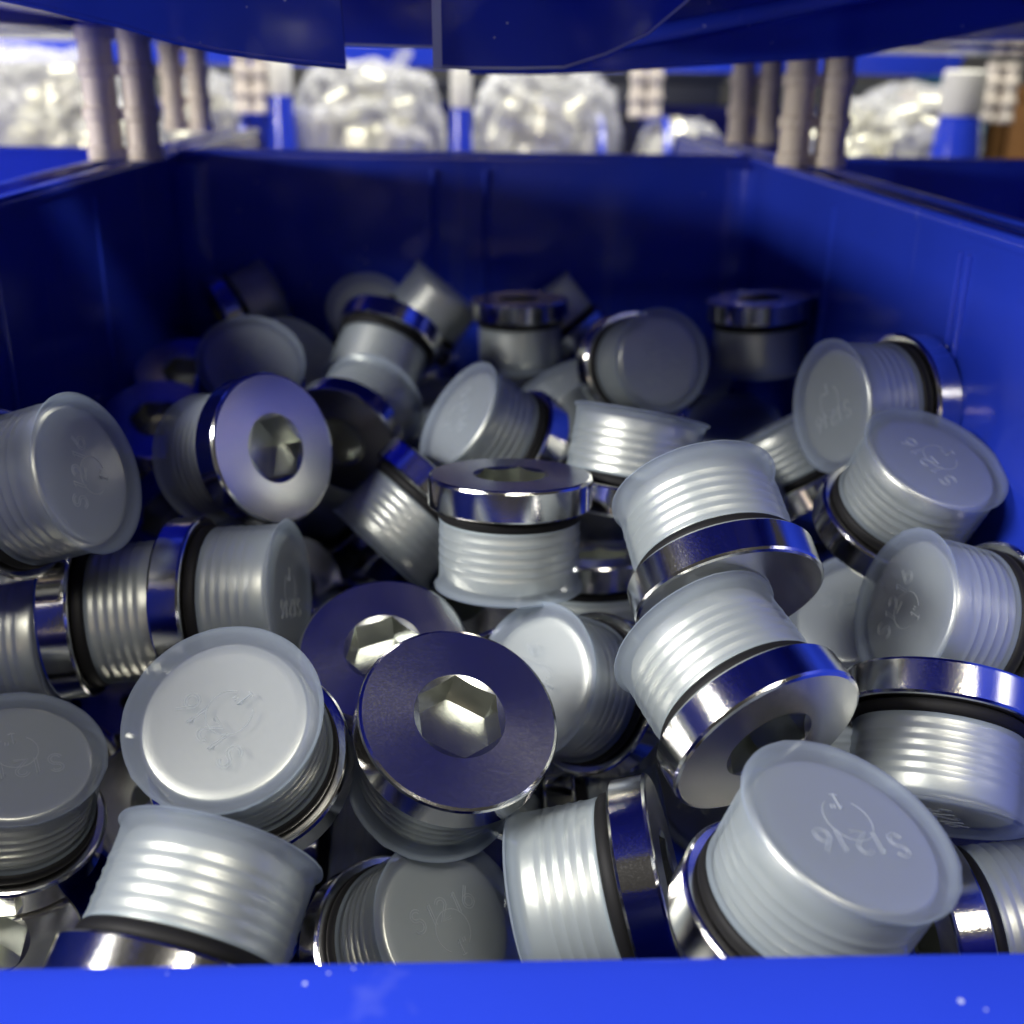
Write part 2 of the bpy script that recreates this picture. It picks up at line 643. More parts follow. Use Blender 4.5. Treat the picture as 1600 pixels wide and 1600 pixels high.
def lettering_mesh():
    """raised strokes S1216, 1 inch mark, and the round ejector mark"""
    bm = bmesh.new()
    z = 13.93
    S = arc(0, 1.05, 0.85, 20, 270, 9, 0.75) + arc(0, -0.62, 0.92, 90, -160, 9, 0.92)[1:]
    ONE = [(-0.35, 0.95), (0.1, 1.7), (0.1, -1.55)]
    TWO = arc(0, 0.85, 0.88, 160, -20, 8, 0.88) + [(-0.95, -1.5), (1.0, -1.5)]
    SIX = [(0.55, 1.75)] + arc(0.05, -0.6, 0.95, 160, 520, 14, 0.92)
    x = -7.3
    k = 1.32
    for gl, w in ((S, 2.9), (ONE, 2.4), (TWO, 3.0), (ONE, 2.4), (SIX, 2.9)):
        # raised letter: only its two edges catch the light
        pl = [Vector(((x + p[0] * k), (3.2 + p[1] * k))) for p in gl]
        for sd in (-0.27, 0.27):
            off = []
            for q in range(len(pl)):
                d = pl[min(q + 1, len(pl) - 1)] - pl[max(q - 1, 0)]
                d = Vector((-d.y, d.x)).normalized() if d.length > 1e-6 else Vector((0, 1))
                e = pl[q] + d * sd
                off.append((e.x * mm, e.y * mm, z * mm))
            tube(bm, off, 0.095 * mm, 5)
        x += w * 1.27
    tube(bm, [((0.0 + p[0] * 1.1) * mm, (-5.0 + p[1]) * mm, z * mm) for p in ONE], 0.18 * mm, 6)
    tube(bm, [(-0.55 * mm, -6.4 * mm, z * mm), (0.75 * mm, -6.4 * mm, z * mm)], 0.13 * mm, 6)
    for dx in (1.1, 1.7):
        tube(bm, [(dx * mm, -3.4 * mm, z * mm), ((dx - 0.1) * mm, -4.2 * mm, z * mm)], 0.14 * mm, 6)
    ringp = [(p[0] * mm, p[1] * mm, (z - 0.03) * mm) for p in arc(-0.2, -1.3, 4.3, -55, 235, 26)]
    tube(bm, ringp, 0.10 * mm, 5)
    return from_bm(bm, "lettering", M_LET, 60)


HEAD, SOCK, STUD, SEAL, LETT = head_mesh(), socket_mesh(), stud_mesh(), seal_mesh(), lettering_mesh()
CAPS = [cap_mesh(s) for s in (3, 7, 12, 21)]

PLUGS = [
    ('plug standing cap up, round frosted end marked S1216 and 1" beside the polished hex head', (-43.8, 183.2, 83.9), (-0.064, -0.576, 0.815), (-0.653, 0.641, 0.403)),
    ('polished plug with hex socket facing up in the middle of the front, nearest open hexagon', (-4.8, 193.0, 76.0), (-0.221, 0.464, -0.858), (0.784, 0.608, 0.127)),
    ('blue reflecting plug head whose hex socket is half covered by the nearest open hexagon plug', (-19.9, 236.7, 66.8), (0.005, 0.462, -0.887), (0.178, 0.872, 0.455)),
    ('plug tipped left with frosted cap end just right of the two open hexagon heads', (24.4, 231.3, 67.3), (-0.686, -0.539, 0.489), (0.338, 0.359, 0.87)),
    ('plug on its side at the front lip, milky cap left, scratched shiny head right', (25.5, 172.2, 57.3), (-0.949, 0.096, -0.301), (-0.255, 0.327, 0.91)),
    ('plug leaning right at the front lip, large frosted cap end with S1216 upside down', (56.2, 144.1, 82.2), (0.275, -0.16, 0.948), (-0.949, -0.202, 0.242)),
    ('upside down plug at the right, steel head on top and ribbed cap hanging below', (98.2, 194.5, 73.7), (-0.23, -0.674, -0.702), (0.58, 0.484, -0.655)),
    ('plug lying at the right edge, cap end marked S1216 to the left, black seal', (111.2, 222.9, 89.7), (-0.948, -0.12, 0.294), (0.28, 0.114, 0.953)),
    ('plain frosted cap end tucked directly behind the S1216 cap at the right edge', (105.6, 257.2, 66.3), (-0.464, -0.326, 0.824), (0.849, -0.428, 0.31)),
    ('plug leaning on the right wall, lilac cap end marked S1216 above bright ribbed side', (110.7, 256.7, 106.6), (0.2, -0.383, 0.902), (-0.465, 0.773, 0.431)),
    ('plug against the right wall, cap end to the left, head behind the lilac S1216 cap', (112.3, 293.6, 119.9), (-0.961, -0.269, 0.062), (-0.253, 0.769, -0.587)),
    ('upright plug at the far right back, steel head on top in shadow', (112.0, 420.0, 111.9), (0.081, -0.04, -0.996), (-0.988, -0.138, -0.074)),
    ('upright plug at the middle back, dark steel head on top of ribbed cap', (21.3, 454.9, 104.1), (0.034, -0.033, -0.999), (0.924, 0.381, 0.019)),
    ('dim round cap end facing the viewer at the back, right of the upright middle plug', (62.5, 386.6, 108.1), (0.325, -0.893, 0.312), (-0.007, 0.327, 0.945)),
    ('cap end half hidden behind the dim round cap at the back right of middle', (63.4, 460.5, 87.8), (-0.096, -0.399, 0.912), (0.338, -0.875, -0.348)),
    ('plug tilted like a diamond at the back wall, behind the upright middle plug', (39.5, 496.7, 100.0), (-0.632, 0.131, 0.764), (0.771, -0.001, 0.637)),
    ('tilted plug with brown glint at the back wall, left of the upright middle plug', (-17.1, 474.5, 107.5), (0.636, 0.13, 0.761), (0.733, -0.411, -0.542)),
    ('very dark round cap end at the back left, above a plug with a black seal', (-46.1, 506.4, 96.2), (0.027, -0.743, 0.668), (-0.914, -0.289, -0.284)),
    ('plug at the back pointing down at the viewer, black seal below a thin bright edge', (-33.2, 416.2, 103.3), (-0.306, -0.648, -0.698), (0.291, -0.761, 0.58)),
    ('plug with copper brown reflection on its head, right behind the large open hexagon at left', (-37.9, 362.1, 94.1), (0.335, 0.912, 0.236), (0.813, -0.406, 0.417)),
    ('large shiny head with dark hex socket facing right, upper left of the pile', (-60.7, 284.5, 108.4), (-0.759, 0.571, -0.313), (0.114, 0.59, 0.799)),
    ('plug by the left wall with frosted cap end marked S1216 facing right', (-96.6, 236.5, 116.9), (0.93, -0.202, 0.307), (-0.132, 0.596, 0.792)),
    ('plug lying on its side left of middle, shiny head band, grey cap end right', (-57.2, 246.2, 84.6), (0.99, -0.102, 0.094), (-0.132, -0.903, 0.409)),
    ('dark ribbed plug on its side, in line left of the shiny head band', (-87.7, 252.0, 77.3), (0.994, 0.075, 0.08), (0.107, -0.479, -0.871)),
    ('plug in shadow at the left edge, only head band and start of cap showing', (-116.2, 249.6, 71.8), (0.996, 0.072, 0.057), (0.037, -0.884, 0.466)),
    ('purple grey cap end marked S12 at the lower left edge, standing upright', (-99.2, 205.1, 55.9), (0.271, -0.217, 0.938), (-0.863, -0.486, 0.137)),
    ('plug at the front left leaning away, ribbed milky cap above a broad shiny head', (-46.2, 148.1, 70.8), (0.228, 0.812, 0.538), (0.753, 0.204, -0.626)),
    ('plain beige cap end facing up at the front lip, right of the leaning away plug', (-11.5, 184.4, 34.3), (0.572, -0.432, 0.697), (0.703, 0.696, -0.146)),
    ('blue head disc peeking out left of the S1216 cap that stands beside the hex head', (-75.1, 236.9, 24.4), (-0.083, 0.385, -0.919), (0.638, 0.729, 0.248)),
    ('brownish plug on its side low between the front S1216 cap and the hex head', (-33.0, 235.5, 23.6), (0.985, 0.133, -0.113), (-0.047, -0.418, -0.907)),
    ('dark plug on its side right behind the milky cap at the front lip', (35.4, 224.4, 26.3), (0.981, -0.028, 0.19), (-0.141, -0.773, 0.618)),
    ('upper of two bright plugs right of middle, scratched head tilted to the lower right', (51.6, 215.3, 111.7), (-0.16, 0.812, 0.562), (0.985, 0.094, 0.145)),
    ('lower of two bright plugs right of middle, cap glaring, head tilted to the lower right', (51.2, 187.3, 93.3), (-0.369, 0.854, 0.367), (-0.218, -0.463, 0.859)),
    ('upright plug in the middle, hex socket on top and shiny rim over ribbed cap', (10.0, 251.2, 100.3), (-0.007, -0.134, -0.991), (0.28, 0.951, -0.131)),
    ('plug with golden streaks pointing lower left, left of the upright middle plug', (-16.8, 303.4, 82.5), (-0.676, -0.346, -0.65), (-0.735, 0.261, 0.626)),
    ('dim brown head face low in the gap right of the grey cap end', (-69.6, 363.5, 28.7), (-0.643, 0.657, -0.392), (0.732, 0.678, -0.064)),
    ('lavender cap end tilted to the left behind the upright plug in the middle', (7.3, 324.0, 100.7), (-0.775, -0.277, 0.568), (-0.077, -0.851, -0.52)),
    ('plug standing cap up with straight flared rim, behind the bright white ribbed cap', (43.7, 280.1, 106.8), (0.184, 0.311, 0.932), (-0.97, -0.094, 0.223)),
    ('dim brown grey cap end right below the round cap end at the back', (105.1, 416.4, 66.4), (-0.155, -0.322, 0.934), (0.899, 0.346, 0.269)),
    ('plug with golden glint on its ribs, left of the plugs leaning on the right wall', (105.2, 339.5, 86.0), (-0.465, 0.346, 0.815), (-0.831, -0.489, -0.266)),
    ('dark blue cap end in the gap just behind the bright white ribbed cap', (75.4, 315.9, 77.1), (0.182, -0.493, 0.851), (-0.976, -0.196, 0.096)),
    ('small lilac cap end peeking over the scratched head right of middle', (108.2, 345.9, 45.2), (-0.097, -0.284, 0.954), (-0.934, 0.358, 0.012)),
    ('plug head with a pale rim arc just below the small lilac cap end', (109.8, 307.2, 48.1), (0.106, 0.201, -0.974), (0.62, 0.752, 0.223)),
    ('round cap end with a beige centre at the back left, above the large open hexagon', (-76.5, 382.0, 102.1), (0.174, -0.68, 0.712), (0.659, 0.618, 0.429)),
    ('dark blue head with black socket slot at the back left, beside the beige centred cap', (-112.8, 437.0, 81.0), (-0.083, 0.442, -0.893), (0.992, 0.124, -0.031)),
    ('dark blue head with black socket slot by the left wall, lower of two', (-112.7, 391.2, 75.6), (-0.079, 0.467, -0.881), (0.994, 0.106, -0.032)),
    ('plug in the far left back corner, only a small brown glint visible', (-100.6, 507.9, 103.0), (0.842, 0.416, 0.344), (-0.426, 0.121, 0.896)),
    ('dark teal cap in shadow between the beige centred cap and the black sealed plug', (-71.5, 426.9, 92.2), (0.609, -0.32, 0.726), (0.775, 0.438, -0.456)),
    ('dark cap in shadow left of the lavender tilted cap end', (-11.7, 417.1, 71.2), (-0.338, -0.298, 0.892), (-0.888, -0.214, -0.408)),
    ('dark blue head face in the bottom left corner above the front lip', (-104.0, 184.6, 23.4), (-0.285, 0.119, -0.951), (-0.755, -0.639, 0.146)),
    ('plug lying in the bottom right corner, blue and gold head band showing', (110.0, 181.2, 38.0), (0.994, 0.007, 0.113), (-0.057, -0.833, 0.551)),
    ('dark plug in the hollow right below the upright plug at the middle back', (39.1, 419.6, 79.3), (-0.506, -0.04, 0.862), (-0.168, 0.984, -0.053)),
    ('dark plug low in the gap under the upright plug in the middle', (-2.3, 281.0, 49.6), (0.154, -0.009, -0.988), (-0.547, -0.833, -0.077)),
    ('', (83.9, 422.9, 23.4), (-0.878, -0.47, -0.093), (0.368, -0.537, -0.759)),
    ('', (-26.8, 509.3, 18.5), (0.001, 0.0, -1.0), (0.379, -0.925, 0.0)),
    ('', (-52.4, 450.6, 18.0), (0.0, 0.001, 1.0), (-0.627, -0.779, 0.001)),
    ('', (65.0, 453.8, 18.0), (-0.001, 0.0, 1.0), (-0.655, 0.755, -0.001)),
    ('', (101.4, 465.0, 18.5), (-0.0, -0.001, -1.0), (-0.878, 0.478, -0.0)),
    ('', (61.2, 153.9, 18.0), (0.0, 0.002, 1.0), (0.012, 1.0, -0.002)),
    ('', (66.6, 332.8, 27.8), (0.53, 0.412, 0.741), (0.765, 0.146, -0.628)),
    ('', (-57.9, 262.4, 47.4), (-0.611, -0.595, -0.522), (-0.687, 0.071, 0.723)),
    ('', (0.0, 300.1, 18.5), (-0.0, 0.0, -1.0), (-0.143, -0.99, -0.0)),
    ('', (-108.3, 499.6, 23.4), (-0.525, 0.846, -0.09), (-0.225, -0.037, 0.974)),
    ('', (-17.1, 465.8, 23.4), (0.965, 0.248, -0.091), (-0.149, 0.794, 0.589)),
    ('', (-88.9, 419.1, 49.6), (-0.072, 0.141, 0.987), (0.24, -0.959, 0.154)),
    ('', (39.8, 296.7, 23.4), (-0.034, 0.995, -0.092), (0.3, -0.078, -0.951)),
    ('', (31.0, 262.8, 23.4), (-0.995, 0.028, -0.092), (0.003, 0.963, 0.269)),
    ('dark plug low between the left edge cap and the front S1216 cap', (-92.7, 284.4, 19.1), (-0.019, -0.024, -1.0), (-0.599, 0.801, -0.008)),
    ('', (105.9, 507.4, 23.4), (-0.533, 0.841, -0.092), (-0.389, -0.339, -0.857)),
    ('', (105.8, 270.1, 27.4), (-0.029, 0.234, 0.972), (0.661, 0.734, -0.157)),
    ('', (7.1, 509.9, 23.4), (0.992, 0.091, -0.092), (-0.105, 0.981, -0.164)),
    ('', (33.6, 479.2, 28.4), (0.538, -0.631, 0.559), (-0.44, -0.775, -0.453)),
    ('', (-67.9, 509.3, 18.6), (-0.005, -0.0, -1.0), (-0.995, 0.099, 0.005)),
    ('', (-90.0, 465.9, 26.2), (0.984, -0.043, 0.175), (-0.133, -0.83, 0.542)),
    ('', (-106.8, 317.6, 23.7), (-0.473, 0.877, -0.088), (-0.331, -0.084, 0.94)),
    ('', (-43.4, 334.6, 24.1), (-0.712, -0.702, -0.002), (0.33, -0.337, 0.882)),
    ('', (109.7, 221.4, 18.5), (-0.001, -0.001, -1.0), (0.908, 0.419, -0.001)),
    ('', (-49.1, 481.6, 44.8), (0.868, 0.249, -0.43), (-0.032, -0.836, -0.548)),
    ('', (20.8, 332.9, 41.0), (0.097, -0.89, 0.445), (0.724, 0.37, 0.582)),
    ('', (67.2, 191.7, 23.8), (-0.242, -0.106, 0.964), (0.121, -0.99, -0.078)),
    ('dark plug under the golden streaked plug, just above the half covered blue head', (-31.4, 381.0, 23.4), (-0.505, 0.859, -0.09), (-0.39, -0.32, -0.864)),
    ('', (7.1, 405.9, 24.0), (-0.486, -0.874, -0.0), (0.709, -0.394, 0.585)),
    ('', (-26.1, 272.8, 18.0), (0.0, 0.0, 1.0), (0.306, 0.952, -0.0)),
    ('', (36.3, 429.0, 18.5), (0.001, -0.0, -1.0), (0.072, -0.997, 0.0)),
    ('', (-54.7, 411.7, 23.6), (0.162, 0.983, -0.09), (0.708, -0.179, -0.683)),
    ('', (6.9, 405.5, 24.0), (0.486, 0.874, 0.0), (0.874, -0.486, -0.025)),
    ('', (-52.9, 299.7, 23.5), (-0.446, -0.892, -0.07), (0.838, -0.389, -0.383)),
    ('', (-111.2, 355.1, 18.8), (0.012, 0.002, -1.0), (-1.0, 0.002, -0.012)),
    ('', (22.7, 364.5, 18.5), (0.0, -0.001, -1.0), (-0.451, -0.893, 0.0)),
    ('sliver of a plug between the hex head and the milky cap at the lip', (1.9, 219.9, 23.4), (0.143, 0.985, -0.095), (0.724, -0.169, -0.669)),
    ('', (65.7, 503.5, 23.4), (0.157, -0.983, -0.092), (-0.987, -0.154, -0.041)),
    ('', (-55.8, 198.1, 19.0), (0.018, 0.019, -1.0), (-0.22, 0.975, 0.014)),
    ('', (-111.5, 245.7, 29.2), (-0.034, -0.794, 0.607), (0.172, 0.593, 0.786)),
    ('', (-93.9, 390.4, 18.4), (-0.018, 0.004, 1.0), (-0.927, 0.374, -0.019)),
    ('', (-44.3, 334.1, 23.7), (0.713, 0.701, -0.004), (0.659, -0.671, -0.339)),
    ('', (-73.1, 308.8, 50.9), (0.665, -0.108, -0.739), (0.344, 0.922, 0.176)),
    ('', (-104.9, 427.0, 18.6), (-0.002, -0.005, -1.0), (0.958, -0.286, -0.0)),
    ('dark plug low between the two plugs standing at the right of the front lip', (69.9, 255.6, 25.3), (-0.815, -0.576, -0.069), (0.543, -0.715, -0.441)),
    ('', (-74.4, 145.3, 26.8), (-0.024, 0.183, -0.983), (-0.976, 0.207, 0.062)),
    ('', (15.7, 483.3, 64.1), (0.713, 0.694, 0.102), (-0.701, 0.708, 0.08)),
    ('dark plug in the gap between the upright middle plug and the bright ribbed cap', (41.1, 366.1, 64.7), (0.607, -0.022, -0.795), (0.749, -0.317, 0.581)),
    ('', (-91.8, 478.6, 72.9), (-0.02, -0.612, 0.791), (0.999, 0.017, 0.038)),
    ('dark plug under the large open hexagon plug, above the shiny head band', (-95.8, 353.5, 57.6), (0.456, 0.563, -0.689), (-0.747, -0.179, -0.64)),
    ('', (-17.1, 139.6, 26.4), (0.066, -0.184, 0.981), (0.638, -0.748, -0.183)),
    ('dark plug just right of the dim round cap end at the back', (98.2, 495.0, 74.0), (0.395, -0.596, 0.699), (0.644, 0.722, 0.253)),
    ('', (96.7, 382.2, 35.5), (0.339, -0.923, 0.183), (0.94, 0.323, -0.112)),
    ('', (-2.8, 366.5, 57.2), (0.155, -0.821, -0.55), (-0.892, -0.355, 0.279)),
    ('dark plug in the gap right below the large open hexagon at upper left', (-52.4, 382.3, 59.1), (-0.663, -0.46, 0.591), (0.204, 0.649, 0.733)),
    ('', (86.9, 459.3, 53.8), (-0.646, 0.753, 0.125), (-0.699, -0.649, 0.301)),
    ('', (-21.8, 509.5, 63.4), (0.248, 0.091, -0.964), (0.619, -0.78, 0.086)),
    ('', (56.7, 385.3, 25.5), (0.905, 0.421, -0.058), (0.32, -0.586, 0.745)),
    ('dark plug low between the upright middle plug and the cap tipped left', (39.1, 295.8, 59.2), (0.051, -0.212, -0.976), (-0.147, -0.968, 0.203)),
    ('', (-42.8, 440.0, 61.6), (-0.99, 0.096, 0.107), (-0.092, -0.995, 0.042)),
    ('', (98.1, 141.0, 25.4), (0.102, 0.06, -0.993), (0.797, 0.592, 0.118)),
]


BURIED = "plug buried deep in the pile, only slivers showing between the plugs above"
for k, (label, p, a, x) in enumerate(PLUGS):
    t = empty("capped_plug", (0, 0, 0), label or BURIED, "plug", "capped steel plugs in the bin" if label else "plugs buried in the pile")
    a = Vector(a).normalized()
    x = Vector(x)
    x = (x - a * x.dot(a)).normalized()
    y = a.cross(x)
    mw = Matrix((x, y, a)).transposed().to_4x4()
    mw.translation = Vector(p) * mm
    t.matrix_world = mw
    h = mesh_obj("head", HEAD, None, t)
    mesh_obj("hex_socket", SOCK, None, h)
    mesh_obj("threaded_stud", STUD, None, t)
    mesh_obj("seal_ring", SEAL, None, t)
    c = mesh_obj("cap", CAPS[k % len(CAPS)], None, t)
    if label:
        mesh_obj("lettering", LETT, None, c)

# ------------------------------------------------------------------ beige stacking posts
def post_mesh(dx, h, first):
    bm = bmesh.new()
    prof = [(0, 0.0), (6.8, 0.0), (7.0, 0.4), (7.0, 4.6), (6.2, 5.4)]
    zs = [17.0, 33.0]
    for zc in zs:
        prof += [(6.2, zc - 2.6), (7.3, zc - 2.1), (7.3, zc + 2.1), (6.2, zc + 2.6)]
    prof += [(6.2, h - 5), (7.0, h - 4.4), (7.0, h), (0, h)]
    lathe(bm, [(a * mm, c * mm) for a, c in prof], 28)
    return from_bm(bm, "post_column", M_POST, 40)


def web_mesh(zc):
    bm = bmesh.new()
    box(bm, -2.2 * mm, 2.2 * mm, -3.5 * mm, 3.5 * mm, (zc - 2) * mm, (zc + 2) * mm, 0.4 * mm)
    return from_bm(bm, "post_web", M_POST)


POST_H = 48.0
COLM = post_mesh(0, POST_H, True)
WEBS = [web_mesh(z) for z in (2.2, 17.0, 33.0, POST_H - 2.4)]


def make_post(x, y, z, rot, label, sc=1.0):
    t = empty("stacking_post", (x, y, z), label, "stacking post", "beige posts between stacked bins")
    t.rotation_euler = (0, 0, rot)
    t.scale = (sc, sc, sc)
    for s in (-1, 1):
        o = mesh_obj("column", COLM, None, t)
        o.location.x = s * 7.3 * mm
    for wmesh in WEBS:
        mesh_obj("web", wmesh, None, t)
    return t


make_post(-0.1345, 0.462, 0.1702, R(4), "pair of ribbed beige columns on the left rim of the full bin")
make_post(0.1405, 0.473, 0.1702, R(-4), "pair of ribbed beige columns on the right rim of the full bin")
make_post(-0.1655, 0.700, 0.1690, R(4), "dimmer ribbed columns directly behind the left rim columns")
make_post(0.1560, 0.640, 0.1690, R(-3), "shaded ribbed columns directly left of the right rim columns")
make_post(-0.1790, 0.985, 0.1690, R(3), "small blurred dark columns left of the big white bag")
make_post(0.1500, 1.000, 0.1690, R(-3), "small blurred columns right of the pinkish bag")
make_post(0.4550, 1.000, 0.1690, R(-6), "blurred columns at the far right edge")

# ------------------------------------------------------------------ upper bins
def upper_bin_parts(t):
    # left part of the front: bowed lower edge
    def apron(pts, y0, lean, th, ztop, nm, edge=None):
        bm = bmesh.new()
        rows = []
        nz = 14
        for (x, zb) in pts:
            colF, colB = [], []
            for j in range(nz + 1):
                f = j / nz
                z = zb + (ztop - zb) * (1 - (1 - f) ** 1.9)
                y = y0 - 0.012 * min(1.0, f * 8) - (y0 - 0.05) * max(0.0, f - 0.06) ** 1.15
                colF.append(bm.verts.new((x, y, z)))
                colB.append(bm.verts.new((x, y + th, z + 0.0004)))
            rows.append((colF, colB))
        for (A, A2), (B, B2) in zip(rows, rows[1:]):
            for j in range(nz):
                bm.faces.new((A[j], B[j], B[j + 1], A[j + 1]))
                bm.faces.new((A2[j], A2[j + 1], B2[j + 1], B2[j]))
            bm.faces.new((A[0], A2[0], B2[0], B[0]))
            bm.faces.new((A[-1], B[-1], B2[-1], A2[-1]))
        for (A, A2) in (rows[0], rows[-1]):
            for j in range(nz):
                bm.faces.new((A[j], A[j + 1], A2[j + 1], A2[j]))
        o = mesh_obj(nm, from_bm(bm, nm, M_BIN, 40), None, t)
        bm = bmesh.new()
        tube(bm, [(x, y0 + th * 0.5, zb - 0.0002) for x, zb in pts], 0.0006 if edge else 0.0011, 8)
        mesh_obj("rolled_edge", from_bm(bm, "rolled_edge", edge or M_BIN, 60), None, o)  # where edge is given, its pale colour paints a highlight along the rim
        return o
    left = [(-0.170, 0.231), (-0.145, 0.2265), (-0.118, 0.2212), (-0.1, 0.2178), (-0.082, 0.2140), (-0.0705, 0.2109), (-0.060, 0.2090), (-0.050, 0.2077), (-0.040, 0.2067), (-0.0297, 0.2059)]
    apron(left, 0.290, 0.030, 0.0022, 0.33, "front_wall")
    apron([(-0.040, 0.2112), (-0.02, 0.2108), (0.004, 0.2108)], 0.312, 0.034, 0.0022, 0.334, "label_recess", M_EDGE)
    plate = [(-0.0066, 0.2060), (0.0, 0.2058), (0.012, 0.2059), (0.0229, 0.2063), (0.033, 0.2095), (0.0428, 0.2141), (0.0516, 0.2213), (0.060, 0.2300), (0.068, 0.2400)]
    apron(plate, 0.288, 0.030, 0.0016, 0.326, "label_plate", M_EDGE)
    right = [(0.0, 0.2050), (0.022, 0.2052), (0.044, 0.2064), (0.075, 0.2087), (0.1, 0.2104), (0.118, 0.2118), (0.14, 0.2163), (0.17, 0.2227), (0.19, 0.2270)]
    apron(right, 0.360, 0.060, 0.0022, 0.33, "front_wall")
    # pale edge strip down the left side of the label plate
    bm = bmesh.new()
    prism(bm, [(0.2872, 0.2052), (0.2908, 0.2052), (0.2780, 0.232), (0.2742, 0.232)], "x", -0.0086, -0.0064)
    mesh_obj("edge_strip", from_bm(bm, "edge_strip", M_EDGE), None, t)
    # brace under the front, light strip crossing to the right
    bm = bmesh.new()
    tube(bm, [(0.045, 0.352, 0.2135), (0.085, 0.335, 0.2215), (0.13, 0.318, 0.231)], 0.0028, 8)
    mesh_obj("brace", from_bm(bm, "brace", M_BIN, 60), None, t)
    bm = bmesh.new()
    prism(bm, [(-0.165, 0.318), (0.0, 0.318), (0.0, 0.366), (0.165, 0.366), (0.165, 0.535), (-0.165, 0.535)], "z", 0.2225, 0.2250)
    mesh_obj("bin_base", from_bm(bm, "upper_base", M_BIN), None, t)
    for s in (-1, 1):
        bm = bmesh.new()
        prism(bm, [(0.10, 0.300), (0.19, 0.250), (0.26, 0.2256), (0.535, 0.2256), (0.535, 0.37), (0.10, 0.37)], "x", s * 0.166 - 0.0012, s * 0.166 + 0.0012)
        mesh_obj("side_wall", from_bm(bm, "upper_side", M_BIN), None, t)
    bm = bmesh.new()
    box(bm, -0.164, 0.164, 0.5354, 0.538, 0.2256, 0.37, 0.0006)
    mesh_obj("back_wall", from_bm(bm, "upper_back", M_BIN), None, t)


ub = empty("stacked_bin", (0, 0, 0), "blue bin stacked overhead, its bowed underside across the top of the picture", "storage bin")
upper_bin_parts(ub)


def slab_bin(x0, x1, y0, y1, label, lip_front):
    """a stacked bin of which only underside and lip can be seen"""
    t = empty("stacked_bin", ((x0 + x1) / 2, (y0 + y1) / 2, 0.2185), label, "storage bin", "bins stacked on the posts")
    w, d = (x1 - x0) / 2, (y1 - y0) / 2
    bm = bmesh.new()
    box(bm, -w + 0.004, w - 0.004, -d + 0.004, d - 0.004, 0.0, 0.0024, 0.0006)
    mesh_obj("bin_base", from_bm(bm, "slab_base", M_BIN), None, t)
    for s in (-1, 1):
        bm = bmesh.new()
        box(bm, s * w - 0.0012, s * w + 0.0012, -d, d, 0.0004, 0.14, 0.0006)
        mesh_obj("side_wall", from_bm(bm, "slab_side", M_BIN), None, t)
    for s in (-1, 1):
        bm = bmesh.new()
        z0 = -0.0125 if (s == lip_front) else 0.0006
        box(bm, -w + 0.002, w - 0.002, s * d - 0.0014, s * d + 0.0014, z0, 0.09 if s == lip_front else 0.14, 0.0006)
        mesh_obj("end_wall", from_bm(bm, "slab_end", M_BIN), None, t)
    return t


slab_bin(-0.415, -0.172, 0.33, 0.535, "blue bin stacked overhead at the upper left corner", 0)
slab_bin(0.192, 0.415, 0.33, 0.535, "blue bin stacked overhead at the upper right corner", 0)
slab_bin(-0.42, -0.150, 0.57, 0.78, "shaded bin stacked on the dimmer columns at the left", 0)
slab_bin(-0.140, 0.135, 0.57, 0.78, "shaded bin stacked behind the overhead bin in the middle", 0)
slab_bin(0.145, 0.42, 0.57, 0.78, "shaded bin stacked on the shaded columns at the right", 0)
slab_bin(-0.44, -0.175, 1.10, 1.40, "far stacked bin at the left with a bright blue lip over the yellowish bag", -1)
slab_bin(-0.165, 0.145, 1.10, 1.40, "far stacked bin in the middle, bright blue lip over the white bags", -1)
slab_bin(0.155, 0.46, 1.10, 1.40, "far stacked bin at the right, bright blue lip over the small white bag", -1)

# ------------------------------------------------------------------ row behind: bins turned to the other aisle
for xo, lab in ((-0.2785, "empty bin back to back with the left bin, under the dimmer columns"),
                (0.0, "empty bin back to back with the full bin"),
                (0.2785, "empty bin back to back with the right bin, under the shaded columns")):
    make_bin((xo, 0.806, 0), lab, "bins beside and behind the full bin", math.pi).scale = (1, 0.5, 1)
for xo, lab in ((-0.32, "bin across the gap at the left holding the yellowish bag of parts"),
                (-0.02, "bin across the gap in the middle holding two large white bags"),
                (0.30, "bin across the gap at the right holding the small white bag")):
    make_bin((xo, 0.85, 0), lab, "bins beside and behind the full bin")


